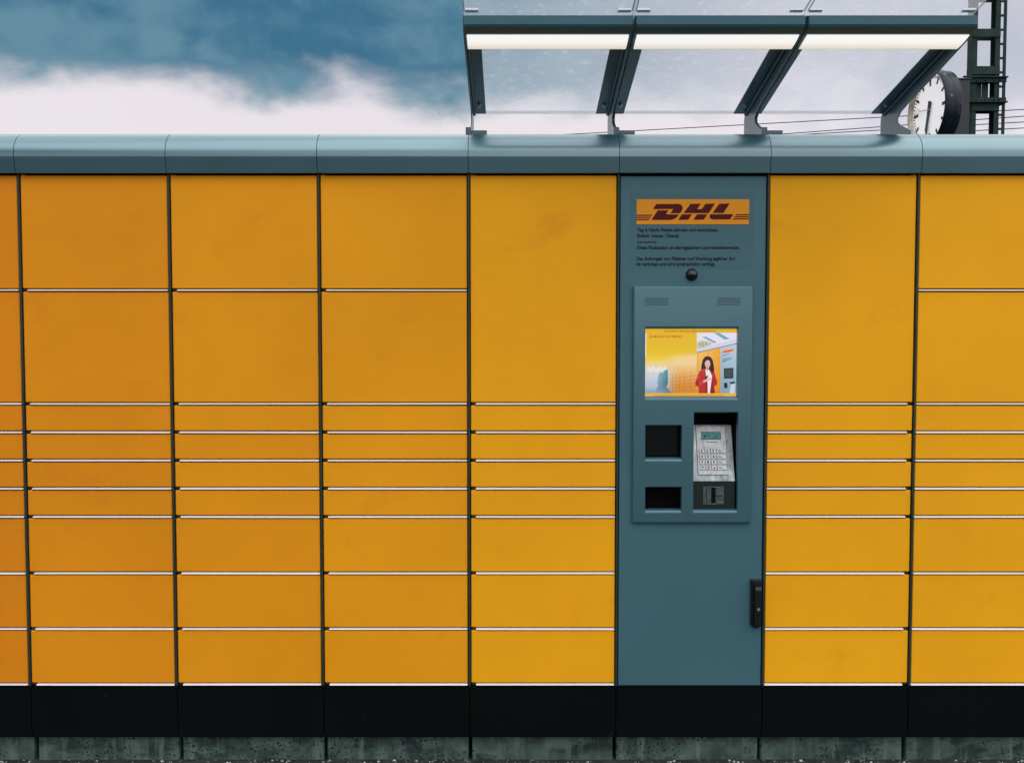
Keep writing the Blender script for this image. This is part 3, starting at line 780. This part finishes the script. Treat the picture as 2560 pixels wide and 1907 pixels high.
for rI in range(4):
    for cI in range(4):
        u0 = 0.0078 + cI * 0.0207; u1 = u0 + (0.0160 if cI < 3 else 0.0320); v0 = 0.083 + rI * 0.0206; v1 = v0 + 0.0158
        m_ = MB(); kbox(m_, u0 - .0011, u1 + .0011, v0 - .0011, v1 + .0011, 0.0027, 0.0033, 1); kbox(m_, u0, u1, v0, v1, 0.0033, 0.0056, 0)
        put('key', m_, [KEYM, INK], KP)
        if cI < 3:
            ch = rows[rI][cI]; uc = (u0 + u1) / 2; vc = (v0 + v1) / 2
            if ch in 'v^':
                s_ = 1 if ch == 'v' else -1; i = len(leg.v)
                leg.v += [kp(uc, vc + s_ * 0.0042, 0.0059), kp(uc - 0.0036, vc - s_ * 0.0036, 0.0059), kp(uc + 0.0036, vc - s_ * 0.0036, 0.0059)]
                leg.f.append((i, i + 1, i + 2)); leg.m.append(0); leg.sm.append(False)
            else:
                wd = 0.0036 if ch == '1' else 0.0062
                vs, fs = text_mesh(ch, wd, 0.0102, 0.04); i = len(leg.v)
                for a, b, c in vs: leg.v.append(kp(uc - wd / 2 + a, vc + 0.0050 - c, 0.0059))
                for f in fs: leg.f.append(tuple(i + k for k in f)); leg.m.append(0); leg.sm.append(False)
        else:
            kbox(leg, u0 + .004, u0 + .012, v0 + .0050, v0 + .0066, 0.0057, 0.0059)
            kbox(leg, u0 + .004, u0 + .019, v0 + .0094, v0 + .0112, 0.0057, 0.0059)
put('key_legend', leg, INK, KP, recalc=False)
cr = MB(); cr.box(KX0, KX1, -0.002, 0.03, 0.9245, 1.0215)
CR = put('card_reader', cr, READER, T, bevel=0.001)
def zx(a): return ((1560 + a * .1998) * .86641 - 1109) * 1.645e-3 + OX
cp_ = MB(); cp_.box(0.6840 + OX, 0.7590 + OX, -0.0050, -0.001, 0.9395, 1.0035); put('reader_plate', cp_, READERP, CR, bevel=0.001)
cp_ = MB(); cp_.box(0.6965 + OX, 0.7290 + OX, -0.0056, -0.004, 0.9435, 1.0005); put('card_slot', cp_, BLACK, CR)
cp_ = MB(); cp_.box(0.6970 + OX, 0.7130 + OX, -0.0080, -0.0055, 0.9560, 0.9990); cp_.box(0.6970 + OX, 0.7130 + OX, -0.0080, -0.0055, 0.9440, 0.9545); put('slot_guide', cp_, READERP, CR, bevel=0.002)
cp_ = MB()
for z, mi, x0, x1 in ((0.9770, 1, 0.736, 0.755), (0.9700, 0, 0.729, 0.753), (0.9700, 0, 0.6905, 0.697), (0.9480, 1, 0.736, 0.755), (0.9415, 1, 0.697, 0.729)):
    cp_.box(x0 + OX, x1 + OX, -0.0062, -0.0048, z, z + 0.0016, mi)
put('slot_marking', cp_, [BLACK, STEEL], CR)

# swing handle
HX0, HX1, HZ0, HZ1 = 0.8575 + OX, 0.8945 + OX, 0.4925, 0.6690
hb = MB(); hb.prism([(HX0, HZ1), (HX0, HZ0 + 0.013), (HX0 + 0.010, HZ0 + 0.006), (HX0 + 0.014, HZ0), (HX1 - 0.008, HZ0), (HX1, HZ0 + 0.014), (HX1, HZ1)], lambda u, v, d: (u, 0.0 - d, v), 0.012)
HB = put('handle_housing', hb, HANDLEM, T, bevel=0.002)
hl = MB(); hl.extrude_x([(-0.012, HZ0 + 0.004), (-0.030, HZ0 + 0.010), (-0.034, HZ1 - 0.030), (-0.026, HZ1 - 0.021), (-0.012, HZ1 - 0.020)], HX0 + 0.010, HX1 - 0.003)
put('swing_lever', hl, HANDLEM, HB, bevel=0.004)
hk = MB(); hk.prism([(HX0 + 0.001, HZ1 - 0.001), (HX1 - 0.001, HZ1 - 0.001), (HX1 - 0.006, HZ1 - 0.018), (HX0 + 0.007, HZ1 - 0.018)], lambda u, v, d: (u, -0.012 - d, v), 0.006)
put('handle_head', hk, HANDLEM, HB, bevel=0.0015)
hk = MB(); hk.cyl(((HX0 + HX1) / 2 + 0.004, -0.0335, HZ0 + 0.075), (0, -1, 0), 0.0055, 0.002, 14); put('lock_cylinder', hk, STEEL, HB)

# ------------------------------------------------------------------ concrete base blocks
blk_labels = [
    'pale plain concrete base block cut off at the left end of the row',
    'concrete base block with pitting towards its right end, under the leftmost whole locker column',
    'concrete base block under the square-door column that is second of the whole columns',
    'concrete base block under the locker column directly left of the tall-door column',
    'concrete base block under the tall-door column left of the terminal',
    'concrete base block directly below the grey terminal',
    'concrete base block below the tall-door column right of the terminal',
    'concrete base block at the right end of the row, cut off by the picture edge']
for k in range(8):
    w2 = P / 2 - random.uniform(0.0055, 0.0095)
    b = MB(); b.box(-w2, w2, 0.035, 0.50, -0.03, Z_PL0 - 0.001 + 0.0)
    me = b.mesh('concrete_block', CONC, bevel=0.005, segs=2)
    o = link('concrete_block', me, None, (SEAM[k] + P / 2, random.uniform(-0.002, 0.002), 0))
    tag(o, blk_labels[k], 'concrete block', 'concrete blocks under the lockers')

# ------------------------------------------------------------------ glass canopy, three modules over columns 4 to 6
GZ = lambda y: 2.459 - 0.18 * y          # underside of the glass
web_prof = [(0.335, 2.264), (0.065, 2.264), (0.065, 2.280), (0.150, 2.318), (0.176, 2.335), (0.178, 2.350), (0.150, 2.366),
            (0.070, 2.386), (-0.130, 2.424), (-0.345, 2.470), (-0.385, 2.486), (-0.392, GZ(-0.392) - 0.002), (0.325, GZ(0.325) - 0.002), (0.335, 2.38)]
def bracket(root, x, s, toe):
    # s = +1: flange goes to +x (left-hand bracket of a module)
    wm = MB(); wm.extrude_x(web_prof, x - 0.002, x + 0.002)
    w = put('bracket', wm, BRACK, root, bevel=0.0008)
    fa, fb = sorted((x + s * 0.0025, x + s * 0.050))
    fl = MB(); fl.extrude_x([(0.306, GZ(0.306) - 0.0075), (-0.262, GZ(-0.262) - 0.0075), (-0.262, GZ(-0.262) - 0.0025), (0.306, GZ(0.306) - 0.0025)], fa, fb)
    put('flange', fl, BRACK, w, bevel=0.001)
    rb = MB(); rb.tube([(x + s * 0.006, 0.30, GZ(0.30) - 0.013), (x + s * 0.006, -0.262, GZ(-0.262) - 0.013)], 0.0055, 8)
    put('fillet', rb, BRACK, w)
    bo = MB(); yb = 0.222; bo.cyl((x + s * 0.027, yb, GZ(yb) - 0.0075), (0, -0.18, -1), 0.0085, 0.003, 14); bo.cyl((x + s * 0.027, yb, GZ(yb) - 0.0105), (0, -0.18, -1), 0.0055, 0.008, 8)
    put('bolt', bo, STEEL, w)
    if toe:
        ft = MB(); ft.box(x - 0.016, x + 0.004, 0.050, 0.064, 2.262, 2.288); ft.box(x + 0.0045, x + 0.060, 0.052, 0.075, 2.262, 2.277)
        put('foot', ft, BRACK, w, bevel=0.001)
lamp_prof = [(-0.392, GZ(-0.392) - 0.003), (-0.408, GZ(-0.392) - 0.008), (-0.410, 2.494), (-0.404, 2.487), (-0.374, 2.4765), (-0.374, 2.4785), (-0.284, 2.4610), (-0.280, 2.4585), (-0.275, 2.4620), (-0.275, GZ(-0.275) - 0.003)]
can_labels = ['leftmost glass canopy module, its left bracket end open to the cloudy sky',
              'middle glass canopy module joined to a neighbour on either side',
              'rightmost glass canopy module, its outer bracket crossing in front of the clock']
for i in range(3):
    k = 4 + i
    x0, x1 = SEAM[k] + 0.0035, SEAM[k] + P - 0.0035
    ce = (x0 + x1) / 2
    c = thing('glass_canopy', can_labels[i], 'canopy', (ce, 0.2, 2.264), 'glass canopy modules above the lockers')
    c2 = lambda n_: None
    off = Vector((-ce, -0.2, -2.264))
    bracket(c, x0, 1, True); bracket(c, x1, -1, False)
    gp = MB(); gp.extrude_x([(0.312, GZ(0.312)), (-0.60, GZ(-0.60)), (-0.60, GZ(-0.60) + 0.008), (0.312, GZ(0.312) + 0.008)], x0 + 0.001, x1 - 0.001)
    gp.m[1] = gp.m[3] = 0; gp.m[0] = gp.m[4] = gp.m[5] = 1; gp.m[1] = 1; gp.m[3] = 1; gp.m[2] = 0
    gl = put('glass_pane', gp, [GLASS, CLEAR], c)
    for xe in (x0 + 0.001, x1 - 0.004):
        ge = MB(); ge.extrude_x([(-0.395, GZ(-0.395) + 0.0085), (-0.60, GZ(-0.60) + 0.0085), (-0.60, GZ(-0.60) + 0.0105), (-0.395, GZ(-0.395) + 0.0105)], xe, xe + 0.003)
        put('edge_strip', ge, RAILM, gl)
    ge = MB(); ge.quad([(x0 + 0.001, 0.3125, GZ(0.3125) - 0.0045), (x1 - 0.001, 0.3125, GZ(0.3125) - 0.0045), (x1 - 0.001, 0.3145, GZ(0.3125) + 0.008), (x0 + 0.001, 0.3145, GZ(0.3125) + 0.008)])
    put('drip_edge', ge, EDGE, gl)
    for xe in (x0 + 0.006, x1 - 0.046):
        ge = MB(); ge.extrude_x([(-0.388, GZ(-0.388) + 0.0085), (-0.402, GZ(-0.402) + 0.0085), (-0.402, GZ(-0.402) + 0.0145), (-0.388, GZ(-0.388) + 0.0145)], xe, xe + 0.04)
        put('glass_clip', ge, RAILM, gl)
    lb = MB(); lb.extrude_x(lamp_prof, x0 + 0.0025, x1 - 0.0025)
    L = put('light_bar', lb, LBAR, c, bevel=0.001)
    df = MB(); df.extrude_x([(-0.370, 2.4755), (-0.372, 2.4735), (-0.355, 2.4680), (-0.325, 2.4605), (-0.300, 2.4565), (-0.288, 2.4565), (-0.286, 2.4590)], x0 + 0.009, x1 - 0.009, smooth=True)
    put('diffuser', df, LAMPM, L)
    for ch in list(c.children):
        ch.location = off

# ------------------------------------------------------------------ platform clock
CC = Vector((4.714, 7.2, 4.122))
CN = Vector((-0.9985, -0.055, 0)).normalized()          # dial faces along the platform
CU = Vector((-CN.y, CN.x, 0)).normalized()
CU = CU if CU.y < 0 else -CU                             # towards three o'clock
CV = Vector((0, 0, 1))
clk = thing('platform_clock', 'round double-faced station clock with white dial on the green steel mast', 'clock', CC)
def cput(name, mb, m, parent, **kw):
    o = put(name, mb, m, parent, **kw); o.location = (-CC) if parent is clk else (0, 0, 0); return o
casing = MB(); casing.lathe(CC, CN, [(0.0, -0.150), (0.395, -0.150), (0.418, -0.130), (0.418, -0.02), (0.410, 0.0), (0.40, 0.0)], 56)
CAS = cput('casing', casing, CLOCKB, clk)
rim_ = MB(); rim_.lathe(CC, CN, [(0.417, -0.05), (0.430, -0.04), (0.430, 0.050), (0.422, 0.060), (0.412, 0.060)], 64)
cput('rim', rim_, CLOCKB, clk)
rim_ = MB(); rim_.lathe(CC, CN, [(0.412, 0.0598), (0.402, 0.054), (0.384, 0.0105)], 64)
cput('bezel', rim_, CLOCKR, clk)
dl = MB(); dl.lathe(CC, CN, [(0.0, 0.010), (0.400, 0.010)], 64)
D_ = cput('dial', dl, DIAL, clk, recalc=False)
def ck(a, b, w): return CC + CU * a + CV * b + CN * w
def cbar(mb, ang, r0, r1, w0, w1, off, th=0.002):
    s_, c_ = math.sin(ang), math.cos(ang)
    mb.prism([(r0, -w0 / 2), (r1, -w1 / 2), (r1, w1 / 2), (r0, w0 / 2)], lambda r, t, d: ck(s_ * r + c_ * t, c_ * r - s_ * t, off + d), th)
for k in range(12):
    m_ = MB(); cbar(m_, R(30 * k), 0.285 if k % 3 else 0.262, 0.368, 0.030 if k % 3 else 0.036, 0.030 if k % 3 else 0.036, 0.0115)
    cput('hour_mark', m_, DIALINK, D_)
m_ = MB()
for k in range(60):
    if k % 5: cbar(m_, R(6 * k), 0.338, 0.368, 0.012, 0.012, 0.0115)
cput('minute_marks', m_, DIALINK, D_)
m_ = MB(); cbar(m_, R(196), -0.085, 0.235, 0.066, 0.052, 0.020, 0.003); cput('hour_hand', m_, DIALINK, clk)
m_ = MB(); cbar(m_, R(190), -0.095, 0.345, 0.058, 0.034, 0.026, 0.003); cput('minute_hand', m_, DIALINK, clk)
m_ = MB(); cbar(m_, R(278), -0.05, 0.205, 0.010, 0.008, 0.032, 0.002)
for k in range(20):
    a0, a1 = 2 * math.pi * k / 20, 2 * math.pi * (k + 1) / 20
    cx_, cy_ = math.sin(R(278)) * 0.235, math.cos(R(278)) * 0.235
    m_.quad([ck(cx_ + r * math.cos(a), cy_ + r * math.sin(a), 0.033) for r, a in ((0.024, a0), (0.035, a0), (0.035, a1), (0.024, a1))])
cput('second_hand', m_, SECOND, clk)
ar = MB(); ar.box(4.83, 5.06, 7.02, 7.36, 3.62, 4.405); ar.box(4.84, 5.075, 7.01, 7.37, 4.4055, 4.425)
cput('mounting_box', ar, BOXM, clk, bevel=0.004)

# ------------------------------------------------------------------ lattice mast
MY = 7.40
mast = thing('lattice_mast', 'dark green riveted steel catenary mast with batten plates behind the clock', 'mast', (5.40, MY, 0))
def mput(name, mb, **kw):
    o = put(name, mb, MASTM, mast, **kw); o.location = (-5.40, -MY, 0); return o
H0, H1 = 0.0, 9.0
def channel(xa, xb, ya, yb, t, open_dir):
    m = MB()
    if open_dir > 0:
        m.box(xa, xa + t, ya, yb, H0, H1)
    else:
        m.box(xb - t, xb, ya, yb, H0, H1)
    m.box(xa + (t if open_dir > 0 else 0), xb - (t if open_dir < 0 else 0), ya, ya + t, H0, H1)
    m.box(xa + (t if open_dir > 0 else 0), xb - (t if open_dir < 0 else 0), yb - t, yb, H0, H1)
    return m
mput('leg', channel(5.252, 5.314, MY - 0.02, MY + 0.095, 0.012, 1), bevel=0.002)
mput('leg', channel(5.518, 5.574, MY - 0.02, MY + 0.095, 0.012, -1), bevel=0.002)
bat = MB(); bat.box(5.256, 5.570, MY - 0.034, MY - 0.0215, 0, 0.092)
BAT = bat.mesh('batten_plate', MASTM, bevel=0.002)
bz = [4.985 + 0.435 * k for k in range(9)] + [4.565, 4.152] + [3.72 - 0.43 * k for k in range(8)]
for z in bz:
    o = link('batten_plate', BAT, mast, (-5.40, -MY, z))
# rear battens sit a little lower
for z in bz:
    o = link('batten_plate', BAT, mast, (-5.40, -MY + 0.130, z))
for z in (4.520, 4.240):
    m = MB(); m.box(5.200, 5.648, MY - 0.075, MY + 0.20, z, z + 0.014); m.box(5.205, 5.640, MY - 0.048, MY - 0.0345, z + (-0.05 if z > 4.4 else 0.0145), z + (-0.0005 if z > 4.4 else 0.060))
    mput('clamp_plate', m, bevel=0.002)
    m = MB()
    for x in (5.225, 5.30, 5.40, 5.50, 5.56): m.cyl((x, MY - 0.049, z + (-0.025 if z > 4.4 else 0.035)), (0, -1, 0), 0.011, 0.012, 6)
    m.cyl((5.19, MY - 0.06, z + 0.01), (-1, 0, 0), 0.012, 0.05, 8)
    mput('clamp_bolts', m)
m = MB(); m.box(5.40, 5.468, MY + 0.02, MY + 0.04, 4.255, 4.515); m.box(5.318, 5.395, MY + 0.03, MY + 0.05, 4.255, 4.515); mput('gusset', m, bevel=0.002)
m = MB(); m.box(5.614, 5.648, MY - 0.012, MY + 0.002, H0, H1); mput('ladder_rail', m, bevel=0.002)
rg = MB(); rg.box(5.5745, 5.6135, MY - 0.011, MY + 0.001, 0, 0.026)
RG = rg.mesh('rung', MASTM, bevel=0.002)
for k in range(55):
    link('rung', RG, mast, (-5.40, -MY, 0.10 + k * 0.160))

# ------------------------------------------------------------------ overhead wires
wl = ['highest overhead wire crossing behind clock and mast', 'second overhead wire from the top, right of the mast',
      'third overhead wire from the top, right of the mast', 'lowest overhead wire right of the mast, dipping behind the locker cap']
for (ra, rb_), lab in zip((((.0491, 1.0107, .2237), (.5565, 1.0119, .2514)), ((.2933, 1.0108, .2247), (.5565, 1.0116, .2441)),
                           ((.3369, 1.0108, .2254), (.5565, 1.0113, .2378)), ((.5017, 1.0109, .2282), (.5565, 1.0110, .2313))), wl):
    tb = 14.8; z = rb_[2] * tb; ta = z / ra[2]
    pb = Vector((rb_[0] * tb, CAM_Y + rb_[1] * tb, CAM_Z + z)); pa = Vector((ra[0] * ta, CAM_Y + ra[1] * ta, CAM_Z + z))
    d = (pb - pa).normalized()
    pts = [pb + d * s for s in range(-36, 25, 3)]
    m = MB(); m.tube([tuple(p) for p in pts], 0.0075, 6)
    o = put('overhead_wire', m, WIREM); tag(o, lab, 'wire', 'overhead wires behind the lockers')
